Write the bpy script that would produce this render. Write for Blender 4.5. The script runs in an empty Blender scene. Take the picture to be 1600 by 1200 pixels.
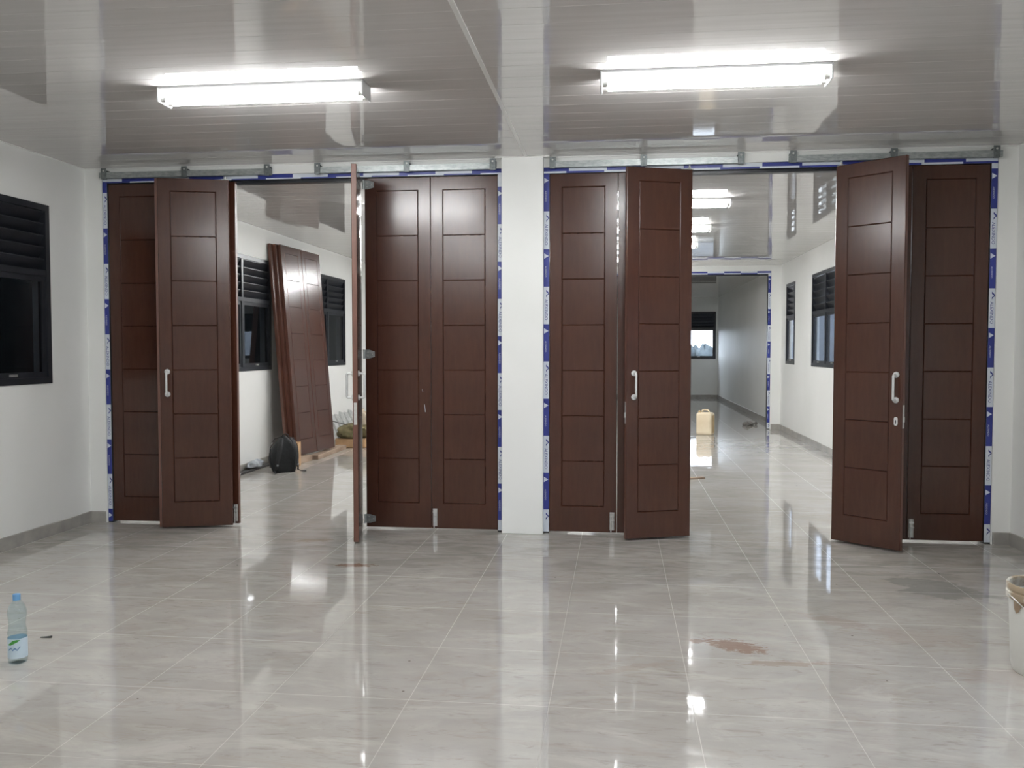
import bpy, math, random
from math import sin, cos, pi, radians, atan2, hypot
from mathutils import Matrix, Vector, Euler

random.seed(7)
scene = bpy.context.scene
COL = scene.collection

# ------------------------------------------------------------------ camera, world, exposure
F_PX, YAW, PITCH = 1382.5, 0.119, -0.0406
cam_data = bpy.data.cameras.new('camera')
cam_data.sensor_fit = 'HORIZONTAL'
cam_data.sensor_width = 36.0
cam_data.lens = 36.0 * F_PX / 1600.0
cam_data.clip_end = 400
cam = bpy.data.objects.new('camera', cam_data)
COL.objects.link(cam)
cam.location = (0, 0, 1.5)
cam.rotation_euler = (pi / 2 + PITCH, 0, YAW)
scene.camera = cam

world = bpy.data.worlds.new('world')
scene.world = world
world.use_nodes = True
wn = world.node_tree.nodes
wn['Background'].inputs['Color'].default_value = (0.80, 0.88, 1.0, 1)
wn['Background'].inputs['Strength'].default_value = 9.0

vs = scene.view_settings
vs.view_transform = 'Standard'
vs.look = 'None'
vs.exposure = 0.1
vs.gamma = 1.0
vs.use_curve_mapping = False
TUBE_STRENGTH = 108.0
scene.cycles.diffuse_bounces = 8
scene.cycles.glossy_bounces = 6
scene.cycles.transparent_max_bounces = 16

# ------------------------------------------------------------------ main dimensions
XL, XR = -4.507, 2.978          # side walls
H = 3.02                        # ceiling
D = 7.10                        # first partition, camera side
D2 = 16.77                      # second partition
YE = 27.06                      # end wall
YB = -2.6                       # wall behind the camera
PT = 0.16                       # partition thickness
PIL_X0, PIL_X1, PIL_Y = -0.928, -0.594, 7.05

# ------------------------------------------------------------------ materials
def s2l(c):
    return tuple((v / 12.92) if v <= 0.04045 else ((v + 0.055) / 1.055) ** 2.4 for v in c)

class NT:
    """small helper around a node tree"""
    def __init__(self, mat):
        self.t = mat.node_tree
        self.n = self.t.nodes
    def new(self, typ, **kw):
        nd = self.n.new(typ)
        for k, v in kw.items():
            setattr(nd, k, v)
        return nd
    def link(self, a, b):
        self.t.links.new(a, b)
    def coords(self):
        if not hasattr(self, '_tc'):
            self._tc = self.new('ShaderNodeTexCoord')
        return self._tc.outputs['Object']
    def mapping(self, scale=(1, 1, 1), loc=(0, 0, 0), rot=(0, 0, 0), src=None):
        m = self.new('ShaderNodeMapping')
        m.inputs['Scale'].default_value = scale
        m.inputs['Location'].default_value = loc
        m.inputs['Rotation'].default_value = rot
        self.link(src or self.coords(), m.inputs['Vector'])
        return m.outputs['Vector']
    def noise(self, vec, scale=5, detail=3, rough=.5, dist=0.0):
        x = self.new('ShaderNodeTexNoise')
        x.inputs['Scale'].default_value = scale
        x.inputs['Detail'].default_value = detail
        x.inputs['Roughness'].default_value = rough
        x.inputs['Distortion'].default_value = dist
        self.link(vec, x.inputs['Vector'])
        return x.outputs['Fac']
    def ramp(self, fac, stops):
        r = self.new('ShaderNodeValToRGB')
        e = r.color_ramp.elements
        while len(e) < len(stops):
            e.new(0.5)
        for el, (p, c) in zip(e, stops):
            el.position = p
            el.color = (c[0], c[1], c[2], 1) if hasattr(c, '__len__') else (c, c, c, 1)
        self.link(fac, r.inputs['Fac'])
        return r.outputs['Color']
    def math(self, op, a, b=None, clamp=False):
        m = self.new('ShaderNodeMath', operation=op, use_clamp=clamp)
        for i, v in enumerate((a, b)):
            if v is None:
                continue
            if isinstance(v, (int, float)):
                m.inputs[i].default_value = v
            else:
                self.link(v, m.inputs[i])
        return m.outputs[0]
    def mix(self, fac, a, b):
        m = self.new('ShaderNodeMix', data_type='RGBA')
        for inp, v in ((m.inputs[0], fac), (m.inputs[6], a), (m.inputs[7], b)):
            if isinstance(v, (int, float)):
                inp.default_value = v
            elif isinstance(v, tuple):
                inp.default_value = (v[0], v[1], v[2], 1)
            else:
                self.link(v, inp)
        return m.outputs[2]
    def bump(self, h, strength=.2, dist=.01):
        b = self.new('ShaderNodeBump')
        b.inputs['Strength'].default_value = strength
        b.inputs['Distance'].default_value = dist
        self.link(h, b.inputs['Height'])
        return b.outputs['Normal']

def base_mat(name, col=(.5, .5, .5), rough=.5, metal=0.0, spec=.5):
    m = bpy.data.materials.new(name)
    m.use_nodes = True
    b = m.node_tree.nodes['Principled BSDF']
    b.inputs['Base Color'].default_value = (col[0], col[1], col[2], 1)
    b.inputs['Roughness'].default_value = rough
    b.inputs['Metallic'].default_value = metal
    b.inputs['Specular IOR Level'].default_value = spec
    return m, NT(m), b

def noisy(name, c1, c2, scale=8, rough=.5, metal=0.0, stretch=(1, 1, 1), bump=0.0, detail=4, lo=.35, hi=.65, spec=.5):
    m, t, b = base_mat(name, c1, rough, metal, spec)
    f = t.noise(t.mapping(scale=stretch), scale, detail)
    t.link(t.ramp(f, [(lo, c1), (hi, c2)]), b.inputs['Base Color'])
    if bump:
        t.link(t.bump(f, bump, .005), b.inputs['Normal'])
    return m

M = {}
M['wall'] = noisy('white_paint', (.80, .81, .785), (.85, .855, .835), .9, .55, stretch=(1, 1, 1), bump=.02)
M['cornice'] = base_mat('cornice_white', (.78, .78, .76), .3)[0]
M['black_alu'] = noisy('black_aluminium', (.012, .014, .018), (.018, .020, .026), 6, .32, spec=.5)
M['galv'] = noisy('galvanised_steel', (.34, .37, .37), (.50, .53, .52), 30, .38, .75, stretch=(1, 1, 3))
M['galv_dark'] = noisy('dull_galvanised', (.15, .17, .175), (.23, .25, .25), 40, .45, .6)
M['stud'] = noisy('pale_galvanised', (.46, .48, .47), (.62, .63, .62), 20, .45, .35)
M['steel'] = noisy('satin_steel', (.62, .62, .60), (.72, .72, .70), 40, .35, .85)
M['handle'] = noisy('handle_satin', (.66, .67, .66), (.74, .75, .74), 20, .38, .35)
M['dark_hole'] = base_mat('keyhole_dark', (.02, .02, .02), .5)[0]
M['film_white'] = noisy('film_white', (.60, .65, .72), (.66, .70, .76), 9, .35, bump=.1)
M['film_blue'] = noisy('film_blue', (.020, .030, .20), (.028, .042, .25), 9, .35, bump=.1)
M['fixture'] = base_mat('lamp_body_white', (.75, .76, .76), .35)[0]
M['rubber'] = noisy('rough_black', (.012, .013, .014), (.02, .021, .022), 20, .7)

# ceiling : glossy PVC planks
m, t, b = base_mat('pvc_ceiling', (.62, .61, .595), .03, 0.0, 1.0)
f = t.noise(t.mapping(scale=(.6, 12, 1)), 2.0, 4)
t.link(t.ramp(f, [(.35, (.61, .595, .58)), (.65, (.66, .645, .63))]), b.inputs['Base Color'])
g = t.noise(t.mapping(scale=(.35, 1.0, 1)), 1.3, 2)
t.link(t.bump(g, .02, .02), b.inputs['Normal'])
M['ceiling'] = m

# door wood : dark stained, satin lacquer
def wood(name, dark, light, rough=.22):
    m, t, b = base_mat(name, dark, rough)
    v = t.mapping(scale=(1, 1, .16))
    g = t.noise(v, 34, 5, .6)
    big = t.noise(t.mapping(scale=(1, 1, .45)), 4.5, 2, .5)
    f = t.math('ADD', t.math('MULTIPLY', g, .6), t.math('MULTIPLY', big, .4))
    t.link(t.ramp(f, [(.30, dark), (.70, light)]), b.inputs['Base Color'])
    return m
M['wood'] = wood('dark_stained_wood', (.043, .0150, .0090), (.064, .0225, .0130))
M['wood_edge'] = wood('stained_wood_edge', (.10, .042, .028), (.15, .066, .045), .45)

# floor : polished porcelain tile with veins, grout, dust and mud
m, t, b = base_mat('polished_tile', (.5, .47, .43), .03, 0.0, .8)
co = t.coords()
sep = t.new('ShaderNodeSeparateXYZ'); t.link(co, sep.inputs[0])
n1 = t.noise(t.mapping(scale=(1, 1.6, 1), rot=(0, 0, .5)), .9, 5, .6, 1.2)
col = t.ramp(n1, [(.32, (.43, .405, .367)), (.5, (.475, .452, .417)), (.68, (.515, .498, .468))])
n2 = t.noise(t.mapping(scale=(1, 3.2, 1), rot=(0, 0, -.55)), .75, 4, .5, 1.5)
vein = t.ramp(n2, [(.485, 0), (.5, 1), (.515, 0)])
col = t.mix(t.math('MULTIPLY', vein, .28), col, (.40, .34, .27))
n3 = t.noise(t.mapping(scale=(1, 2.4, 1)), 3.2, 5, .65)
dust = t.ramp(n3, [(.48, 0), (.68, 1)])
col = t.mix(t.math('MULTIPLY', dust, .38), col, (.36, .345, .32))
n5 = t.noise(t.mapping(scale=(1, 2.8, 1), rot=(0, 0, .25)), 1.6, 6, .7, 1.0)
col = t.mix(t.math('MULTIPLY', t.ramp(n5, [(.50, 0), (.66, 1)]), .6), col, (.60, .575, .53))
n6 = t.noise(t.mapping(scale=(1, 4.5, 1), rot=(0, 0, -.2)), 4.5, 6, .7, 1.4)
col = t.mix(t.math('MULTIPLY', t.ramp(n6, [(.56, 0), (.66, 1)]), .5), col, (.30, .27, .23))
# trodden dirt in front of the partition
band = t.new('ShaderNodeMapRange'); band.interpolation_type = 'SMOOTHSTEP'
t.link(t.math('ABSOLUTE', t.math('SUBTRACT', sep.outputs['Y'], 6.5)), band.inputs['Value'])
band.inputs['From Min'].default_value = 0.2; band.inputs['From Max'].default_value = 1.9
band.inputs['To Min'].default_value = 1; band.inputs['To Max'].default_value = 0
n4 = t.noise(t.mapping(scale=(1, 2.6, 1)), 2.2, 5, .6, .8)
tread = t.math('MULTIPLY', t.ramp(n4, [(.47, 0), (.62, 1)]), band.outputs[0])
col = t.mix(t.math('MULTIPLY', tread, .55), col, (.27, .265, .25))
def tri(axis, size, off):
    d = t.math('SUBTRACT', t.math('MODULO', t.math('ADD', t.math('DIVIDE', t.math('SUBTRACT', sep.outputs[axis], off), size), 200.0), 1.0), .5)
    d = t.math('SUBTRACT', .5, t.math('ABSOLUTE', d))
    return t.math('MULTIPLY', d, size)
gx = t.math('LESS_THAN', tri('X', .6, -.28), .0016)
gy = t.math('LESS_THAN', tri('Y', .665, 3.64), .0020)
grout = t.math('MAXIMUM', gx, gy)
gm = t.ramp(t.noise(t.mapping(), 1.7, 3), [(.50, .02), (.72, .45)])
col = t.mix(t.math('MULTIPLY', grout, gm), col, (.64, .62, .57))
def stain(cx, cy, rx, ry, rot, c, strength, scale=14, th=.5):
    global col
    mp = t.new('ShaderNodeMapping', vector_type='TEXTURE')
    mp.inputs['Location'].default_value = (cx, cy, 0)
    mp.inputs['Rotation'].default_value = (0, 0, rot)
    mp.inputs['Scale'].default_value = (rx, ry, 1)
    t.link(co, mp.inputs['Vector'])
    ln = t.new('ShaderNodeVectorMath', operation='LENGTH')
    t.link(mp.outputs[0], ln.inputs[0])
    fall = t.math('SUBTRACT', 1.0, ln.outputs['Value'], True)
    nn = t.noise(t.mapping(loc=(cx * 3, cy * 5, 0), scale=(1, 1.8, 1)), scale, 5, .65)
    v = t.math('ADD', nn, t.math('MULTIPLY', fall, .55))
    mk = t.new('ShaderNodeMapRange'); mk.interpolation_type = 'SMOOTHSTEP'
    t.link(v, mk.inputs['Value'])
    mk.inputs['From Min'].default_value = th + .22; mk.inputs['From Max'].default_value = th + .34
    inside = t.math('GREATER_THAN', fall, .001)
    col = t.mix(t.math('MULTIPLY', t.math('MULTIPLY', mk.outputs[0], inside), strength), col, c)
stain(.60, 4.50, .27, .15, -.5, (.25, .135, .09), .75, 24, .49)
stain(.42, 4.56, .12, .06, .2, (.22, .12, .08), .7, 22)
stain(.78, 4.28, .35, .08, .1, (.30, .22, .16), .5, 10)
stain(1.20, 4.98, .34, .14, -.6, (.36, .28, .23), .35, 15)
stain(1.55, 4.75, .45, .25, -.3, (.42, .35, .30), .3, 9)
stain(1.75, 4.20, .35, .28, 0, (.42, .34, .29), .3, 9)
stain(-1.80, 5.89, .26, .09, .1, (.22, .12, .075), .85, 17)
stain(.10, 4.15, .40, .07, .5, (.40, .33, .26), .35, 12)
stain(-2.35, 6.62, .30, .10, .3, (.30, .22, .17), .5, 12)
stain(2.0, 5.7, .65, .35, -.8, (.22, .22, .21), .6, 4)
sp = t.new('ShaderNodeTexVoronoi'); sp.inputs['Scale'].default_value = 5.5
t.link(t.mapping(), sp.inputs['Vector'])
spk = t.math('LESS_THAN', sp.outputs['Distance'], .035)
spc = t.new('ShaderNodeSeparateColor'); t.link(sp.outputs['Color'], spc.inputs[0])
spk = t.math('MULTIPLY', spk, t.math('GREATER_THAN', spc.outputs[0], .55))
col = t.mix(t.math('MULTIPLY', spk, .8), col, (.12, .09, .07))
t.link(col, b.inputs['Base Color'])
rg = t.math('ADD', .02, t.math('MULTIPLY', t.math('ADD', dust, tread), .08))
rg = t.math('ADD', rg, t.math('MULTIPLY', grout, .3))
t.link(rg, b.inputs['Roughness'])
t.link(t.bump(t.noise(t.mapping(), 1.1, 2), .015, .02), b.inputs['Normal'])
M['floor'] = m

M['skirt'] = noisy('skirting_tile', (.30, .29, .27), (.39, .375, .345), 7, .35)

# glass: reflective sheet with slight tint
def glass(name, tint):
    m = bpy.data.materials.new(name); m.use_nodes = True
    t = NT(m); t.n.remove(t.n['Principled BSDF'])
    tr = t.new('ShaderNodeBsdfTransparent'); tr.inputs[0].default_value = tint + (1,)
    gl = t.new('ShaderNodeBsdfGlossy'); gl.inputs['Roughness'].default_value = .02
    fr = t.new('ShaderNodeFresnel')
    ge = t.new('ShaderNodeNewGeometry')
    # same reflectance on both faces of the sheet
    io = t.math('SUBTRACT', 1.5, t.math('MULTIPLY', ge.outputs['Backfacing'], 1.5 - 1 / 1.5))
    t.link(io, fr.inputs['IOR'])
    mx = t.new('ShaderNodeMixShader')
    t.link(fr.outputs[0], mx.inputs[0]); t.link(tr.outputs[0], mx.inputs[1]); t.link(gl.outputs[0], mx.inputs[2])
    t.link(mx.outputs[0], t.n['Material Output'].inputs[0])
    return m
M['glass'] = glass('window_glass', (.56, .59, .63))
M['clear_glass'] = glass('clear_glass', (.92, .94, .95))
M['bottle_plastic'] = glass('bottle_plastic', (.86, .93, .95))

m, t, b = base_mat('lit_tube', (1, 1, 1), .4)
b.inputs['Emission Color'].default_value = (.985, .995, 1.0, 1)
b.inputs['Emission Strength'].default_value = TUBE_STRENGTH
M['tube'] = m

M['ext_dark'] = noisy('dark_screen', (.004, .006, .006), (.014, .02, .016), 3, .9)  # dark surface of the added screen outside the left windows
M['ext_wall'] = noisy('neighbour_plaster', (.17, .185, .205), (.21, .225, .245), 1.2, .9)
M['ground'] = noisy('bare_ground', (.035, .04, .036), (.055, .055, .05), 1, .95)
M['leaf'] = noisy('hazy_tree_leaf', (.045, .058, .066), (.07, .083, .09), 5, .9)  # blue-grey haze of distance is put into the leaf colour
M['roof_tile'] = noisy('roof_tile', (.095, .058, .055), (.12, .078, .075), 6, .8)
M['bag'] = noisy('bag_nylon', (.004, .005, .006), (.008, .010, .012), 40, .7, bump=.2)
M['bag_trim'] = noisy('bag_webbing', (.007, .008, .010), (.014, .016, .018), 60, .65, bump=.2)
M['buckle'] = base_mat('grey_buckle', (.16, .17, .18), .4)[0]
M['cardboard'] = noisy('cardboard', (.36, .22, .11), (.46, .29, .16), 7, .85)
M['timber'] = noisy('raw_timber', (.24, .165, .115), (.38, .285, .21), 9, .75, stretch=(1, .3, 1))
M['sack_olive'] = noisy('olive_sack', (.085, .075, .03), (.17, .14, .07), 9, .85, bump=.4)
M['sack_cream'] = noisy('cream_sack', (.50, .42, .32), (.66, .58, .46), 9, .85, bump=.4)
M['plastic_white'] = noisy('white_plastic_film', (.55, .55, .57), (.75, .74, .76), 14, .3, bump=.5)
M['plastic_clear'] = noisy('crumpled_plastic', (.32, .36, .40), (.60, .64, .68), 12, .2, bump=.8)
M['dark_bar'] = noisy('dark_profile', (.03, .03, .032), (.06, .06, .06), 10, .5)
M['jerry'] = noisy('jerrycan_plastic', (.70, .58, .40), (.80, .70, .52), 3, .45)
M['jerry_dirt'] = noisy('jerrycan_dirty', (.42, .29, .14), (.60, .44, .25), 6, .6)
M['pail'] = noisy('pail_white', (.66, .66, .62), (.74, .74, .70), 3, .4)
m, t, b = base_mat('pail_rim_muddy', (.66, .64, .58), .5)
f = t.noise(t.mapping(), 9, 4, .6)
t.link(t.ramp(f, [(.45, (.70, .67, .60)), (.58, (.36, .28, .19))]), b.inputs['Base Color'])
M['pail_rim'] = m
M['mud'] = noisy('dried_mud', (.30, .22, .15), (.45, .36, .27), 14, .8, bump=.3)
M['cap_blue'] = base_mat('bottle_cap_blue', (.16, .38, .68), .4)[0]
M['label_white'] = noisy('bottle_label', (.55, .68, .78), (.66, .77, .85), 5, .45)
M['label_green'] = base_mat('label_green', (.06, .30, .05), .5)[0]
M['label_ink'] = base_mat('label_ink', (.10, .22, .42), .5)[0]
M['rubble'] = noisy('rubble', (.16, .15, .14), (.26, .25, .23), 18, .9, bump=.5)

# ------------------------------------------------------------------ mesh builder
class MB:
    def __init__(self):
        self.v, self.f, self.mi, self.mats = [], [], [], []
    def slot(self, mat):
        if mat not in self.mats:
            self.mats.append(mat)
        return self.mats.index(mat)
    def add(self, verts, faces, mat, mx=None):
        o = len(self.v); s = self.slot(mat)
        for p in verts:
            p = Vector(p)
            self.v.append(tuple(mx @ p) if mx else tuple(p))
        for fc in faces:
            self.f.append([i + o for i in fc]); self.mi.append(s)
        return self
    def box(self, a, b, mat, mx=None, ch=0.0):
        (x0, y0, z0), (x1, y1, z1) = a, b
        x0, x1 = min(x0, x1), max(x0, x1); y0, y1 = min(y0, y1), max(y0, y1); z0, z1 = min(z0, z1), max(z0, z1)
        if ch <= 0:
            vs_ = [(x0, y0, z0), (x1, y0, z0), (x1, y1, z0), (x0, y1, z0), (x0, y0, z1), (x1, y0, z1), (x1, y1, z1), (x0, y1, z1)]
            fs = [(0, 3, 2, 1), (4, 5, 6, 7), (0, 1, 5, 4), (1, 2, 6, 5), (2, 3, 7, 6), (3, 0, 4, 7)]
            return self.add(vs_, fs, mat, mx)
        c = min(ch, (x1 - x0) * .49, (y1 - y0) * .49, (z1 - z0) * .49)
        rings = []
        def ring(ix, z):
            return [(x0 + ix, y0 + c, z), (x0 + c, y0 + ix, z)] if False else [
                (x0 + c, y0 + ix, z), (x1 - c, y0 + ix, z), (x1 - ix, y0 + c, z), (x1 - ix, y1 - c, z),
                (x1 - c, y1 - ix, z), (x0 + c, y1 - ix, z), (x0 + ix, y1 - c, z), (x0 + ix, y0 + c, z)]
        rings = [ring(c * .99, z0), ring(0, z0 + c), ring(0, z1 - c), ring(c * .99, z1)]
        vs_ = [p for r in rings for p in r]
        fs = [tuple(range(7, -1, -1)), tuple(range(24, 32))]
        for k in range(3):
            for i in range(8):
                j = (i + 1) % 8
                fs.append((k * 8 + i, k * 8 + j, (k + 1) * 8 + j, (k + 1) * 8 + i))
        return self.add(vs_, fs, mat, mx)
    def tube(self, path, r, mat, n=10, mx=None, caps=True, flat=None):
        path = [Vector(p) for p in path]
        rs = r if hasattr(r, '__len__') else [r] * len(path)
        vs_, fs = [], []
        up = None
        for i, p in enumerate(path):
            a = path[max(0, i - 1)]; c = path[min(len(path) - 1, i + 1)]
            d = (c - a).normalized()
            if up is None:
                up = Vector((0, 0, 1)) if abs(d.z) < .9 else Vector((1, 0, 0))
            s = d.cross(up).normalized(); u = s.cross(d).normalized(); up = u
            for k in range(n):
                an = 2 * pi * k / n
                w = flat if flat else 1.0
                vs_.append(p + s * cos(an) * rs[i] + u * sin(an) * rs[i] * w)
        for i in range(len(path) - 1):
            for k in range(n):
                j = (k + 1) % n
                fs.append((i * n + k, i * n + j, (i + 1) * n + j, (i + 1) * n + k))
        if caps:
            fs.append(tuple(range(n - 1, -1, -1)))
            fs.append(tuple((len(path) - 1) * n + k for k in range(n)))
        return self.add(vs_, fs, mat, mx)
    def lathe(self, prof, mat, n=24, mx=None, close_bottom=True, close_top=True):
        vs_, fs = [], []
        for (r, z) in prof:
            for k in range(n):
                an = 2 * pi * k / n
                vs_.append((r * cos(an), r * sin(an), z))
        for i in range(len(prof) - 1):
            for k in range(n):
                j = (k + 1) % n
                fs.append((i * n + k, i * n + j, (i + 1) * n + j, (i + 1) * n + k))
        if close_bottom:
            fs.append(tuple(range(n - 1, -1, -1)))
        if close_top:
            fs.append(tuple((len(prof) - 1) * n + k for k in range(n)))
        return self.add(vs_, fs, mat, mx)
    def blob(self, c, r, mat, seed=0, amp=.15, nu=20, nv=14, power=1.0, flat_z=None):
        rnd = random.Random(seed)
        ph = [(rnd.uniform(0, 6.28), rnd.randint(1, 5), rnd.randint(1, 5), rnd.uniform(.4, 1)) for _ in range(7)]
        vs_, fs = [], []
        def se(v):
            return math.copysign(abs(v) ** power, v)
        for i in range(nv + 1):
            th = pi * i / nv
            for k in range(nu):
                an = 2 * pi * k / nu
                d = 1 + amp * sum(w * sin(a * an + b_ * th + p) for p, a, b_, w in ph) / 3
                x = se(sin(th)) * se(cos(an)) * r[0] * d; y = se(sin(th)) * se(sin(an)) * r[1] * d; z = -se(cos(th)) * r[2] * d
                z += c[2]
                if flat_z is not None:
                    z = max(z, flat_z)
                vs_.append((c[0] + x, c[1] + y, z))
        for i in range(nv):
            for k in range(nu):
                j = (k + 1) % nu
                fs.append((i * nu + k, i * nu + j, (i + 1) * nu + j, (i + 1) * nu + k))
        return self.add(vs_, fs, mat)
    def build(self, name, parent=None, smooth=None, loc=None):
        me = bpy.data.meshes.new(name)
        me.from_pydata(self.v, [], self.f)
        for mt in self.mats:
            me.materials.append(mt)
        me.polygons.foreach_set('material_index', self.mi)
        if smooth:
            me.polygons.foreach_set('use_smooth', [True] * len(me.polygons))
            me.set_sharp_from_angle(angle=radians(smooth))
        me.validate(); me.update()
        o = bpy.data.objects.new(name, me)
        COL.objects.link(o)
        if parent:
            o.parent = parent
        if loc:
            o.location = loc
        return o

def thing(name, label, cat, loc=(0, 0, 0), rotz=0.0, group=None):
    o = bpy.data.objects.new(name, None)
    o.empty_display_size = .1
    COL.objects.link(o)
    o.location = loc; o.rotation_euler = (0, 0, rotz)
    return tag(o, label, cat, group)

def tag(o, label, cat, group=None):
    o['label'] = label; o['category'] = cat
    if group:
        o['group'] = group
    return o

def struct(o, label=None, cat=None):
    o['kind'] = 'structure'
    if label:
        o['label'] = label
    if cat:
        o['category'] = cat
    return o

def frame_pt(p, z):  # plane helper
    return Vector((p[0], p[1], z))

# ------------------------------------------------------------------ shell
fl = MB(); fl.box((XL - .15, YB - .15, -.12), (XR + .15, YE + .15, 0), M['floor'])
struct(fl.build('floor'), 'glossy beige tiled floor with muddy marks, running through all rooms', 'floor')

# ceiling: planks along X, each with a faint dish so the reflections step
cl = MB()
pw = .2
y = YB
rnd = random.Random(3)
vs_, fs = [], []
while y < YE - .001:
    y1 = min(y + pw, YE)
    tilt = rnd.uniform(-.0003, .0003); dish = rnd.uniform(-.0001, .0003)
    k0 = len(vs_)
    prof = [(0, .0012), (.010, 0)] + [(f_, 0) for f_ in (.25, .5, .75)] + [(.99, 0), (1, .0012)]
    for (u, dz) in prof:
        z = H + dz + tilt * (u - .5) + dish * (1 - (2 * u - 1) ** 2)
        for x in (XL - .05, XR + .05):
            vs_.append((x, y + (y1 - y) * u, z))
    for i in range(len(prof) - 1):
        a = k0 + 2 * i
        fs.append((a, a + 2, a + 3, a + 1))
    y = y1
cl.add(vs_, fs, M['ceiling'])
cl.box((XL - .15, YB - .15, H + .02), (XR + .15, YE + .15, H + .12), M['ceiling'])
struct(cl.build('ceiling', smooth=12), 'glossy grey white plank ceiling', 'ceiling')

def wall_along_y(name, x0, x1, y0, y1, holes, label):
    """box wall between x0..x1 with rectangular holes (ya, yb, za, zb)"""
    w = MB()
    ys = y0
    for (ya, yb, za, zb) in sorted(holes):
        w.box((x0, ys, 0), (x1, ya, H + .02), M['wall'])
        w.box((x0, ya, 0), (x1, yb, za), M['wall'])
        w.box((x0, ya, zb), (x1, yb, H + .02), M['wall'])
        ys = yb
    w.box((x0, ys, 0), (x1, y1, H + .02), M['wall'])
    return struct(w.build(name), label, 'wall')

ZW0, ZW1 = 1.22, 2.63
WL = [(4.85, 6.60), (9.38, 11.13), (12.55, 14.30)]
WR = [(12.40, 14.15), (15.49, 16.26), (2.1, 3.85), (-1.3, .45), (9.2, 10.95)]  # unseen spans after the narrow window are added to let daylight in
WE = (.95, 2.91)
wall_along_y('wall_left', XL - .15, XL, YB, YE + .15, [(a, b_, ZW0, ZW1) for a, b_ in WL], 'white painted wall with dark windows on the left')
wall_along_y('wall_right', XR, XR + .11, YB, YE + .15, [(a, b_, ZW0, ZW1) for a, b_ in WR] + [(.55, 1.95, 0, 2.4)], 'white painted wall along the right side')  # the hole down to the floor is an unseen doorway added for daylight
w = MB()
w.box((XL, YE, 0), (WE[0], YE + .15, H + .02), M['wall']); w.box((WE[1], YE, 0), (XR, YE + .15, H + .02), M['wall'])
w.box((WE[0], YE, 0), (WE[1], YE + .15, 1.17), M['wall']); w.box((WE[0], YE, 2.59), (WE[1], YE + .15, H + .02), M['wall'])
struct(w.build('wall_end'), 'white wall at the far end of the last room', 'wall')
w = MB(); w.box((XL, YB - .15, 0), (XR, YB, H + .02), M['wall'])
struct(w.build('wall_back'), 'white wall behind the viewer', 'wall')

# partition one, with the pillar between the two openings
OPL = (-4.355, PIL_X0 + .004)
OPR = (PIL_X1 - .002, 2.838)
ZT = 2.94
w = MB()
w.box((XL, D, 0), (OPL[0], D + PT, H + .02), M['wall'])
w.box((OPL[0], D, ZT), (OPL[1], D + PT, H + .02), M['wall'])
w.box((PIL_X0, PIL_Y, 0), (PIL_X1, D + PT + .05, H + .02), M['wall'], ch=.004)
w.box((OPR[0], D, ZT), (OPR[1], D + PT, H + .02), M['wall'])
w.box((OPR[1], D, 0), (XR, D + PT, H + .02), M['wall'])
struct(w.build('wall_partition'), 'white partition with a square pillar between two wide door openings', 'wall')
# partition two
OP2 = (-.50, 2.795)
OP2L = (-4.355, -.93)
ZT2 = 2.915
w = MB()
w.box((XL, D2, 0), (OP2L[0], D2 + PT, H + .02), M['wall'])
w.box((OP2L[0], D2, ZT2), (OP2L[1], D2 + PT, H + .02), M['wall'])
w.box((OP2L[1], D2, 0), (OP2[0], D2 + PT, H + .02), M['wall'])
w.box((OP2[0], D2, ZT2), (OP2[1], D2 + PT, H + .02), M['wall'])
w.box((OP2[1], D2, 0), (XR, D2 + PT, H + .02), M['wall'])
struct(w.build('wall_farther'), 'white partition between the second and third rooms', 'wall')

# tile skirting with an untidy top edge
def skirting(name, pts, normal, h=.095, th=.012, rag=.010, seed=1):
    rnd = random.Random(seed)
    s = MB()
    (x0, y0), (x1, y1) = pts
    L = hypot(x1 - x0, y1 - y0); n = max(2, int(L / .12))
    nx, ny = normal
    vs_, fs = [], []
    hh = h
    for i in range(n + 1):
        u = i / n
        hh += rnd.uniform(-.5, .5) * rag
        hh += (h - hh) * .35
        x, y = x0 + (x1 - x0) * u, y0 + (y1 - y0) * u
        vs_ += [(x, y, 0), (x + nx * th, y + ny * th, 0), (x + nx * th, y + ny * th, hh - .003), (x + nx * th * .6, y + ny * th * .6, hh), (x, y, hh)]
    for i in range(n):
        a, c = i * 5, (i + 1) * 5
        for k in range(4):
            fs.append((a + k, c + k, c + k + 1, a + k + 1))
    fs += [(0, 1, 2, 3, 4), tuple(n * 5 + k for k in (4, 3, 2, 1, 0))]
    s.add(vs_, fs, M['skirt'])
    return struct(s.build(name), None, 'baseboard')
skirting('baseboard_left', ((XL, YB), (XL, D)), (1, 0), seed=2)
skirting('baseboard_left_second_room', ((XL, D + PT), (XL, D2)), (1, 0), seed=3)
skirting('baseboard_right', ((XR, YB), (XR, D)), (-1, 0), seed=4)
skirting('baseboard_right_second_room', ((XR, D + PT), (XR, D2)), (-1, 0), seed=5)
skirting('baseboard_right_third_room', ((XR, D2 + PT), (XR, YE)), (-1, 0), seed=6)
skirting('baseboard_end', ((XL, YE), (XR, YE)), (0, -1), seed=7)
skirting('baseboard_front_left', ((XL, D), (OPL[0] - .012, D)), (0, -1), rag=.002, seed=8)
skirting('baseboard_front_right', ((OPR[1] + .010, D), (XR, D)), (0, -1), rag=.002, seed=9)
skirting('baseboard_farther', ((OP2[1] + .012, D2), (XR, D2)), (0, -1), rag=.004, seed=10)

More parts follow.
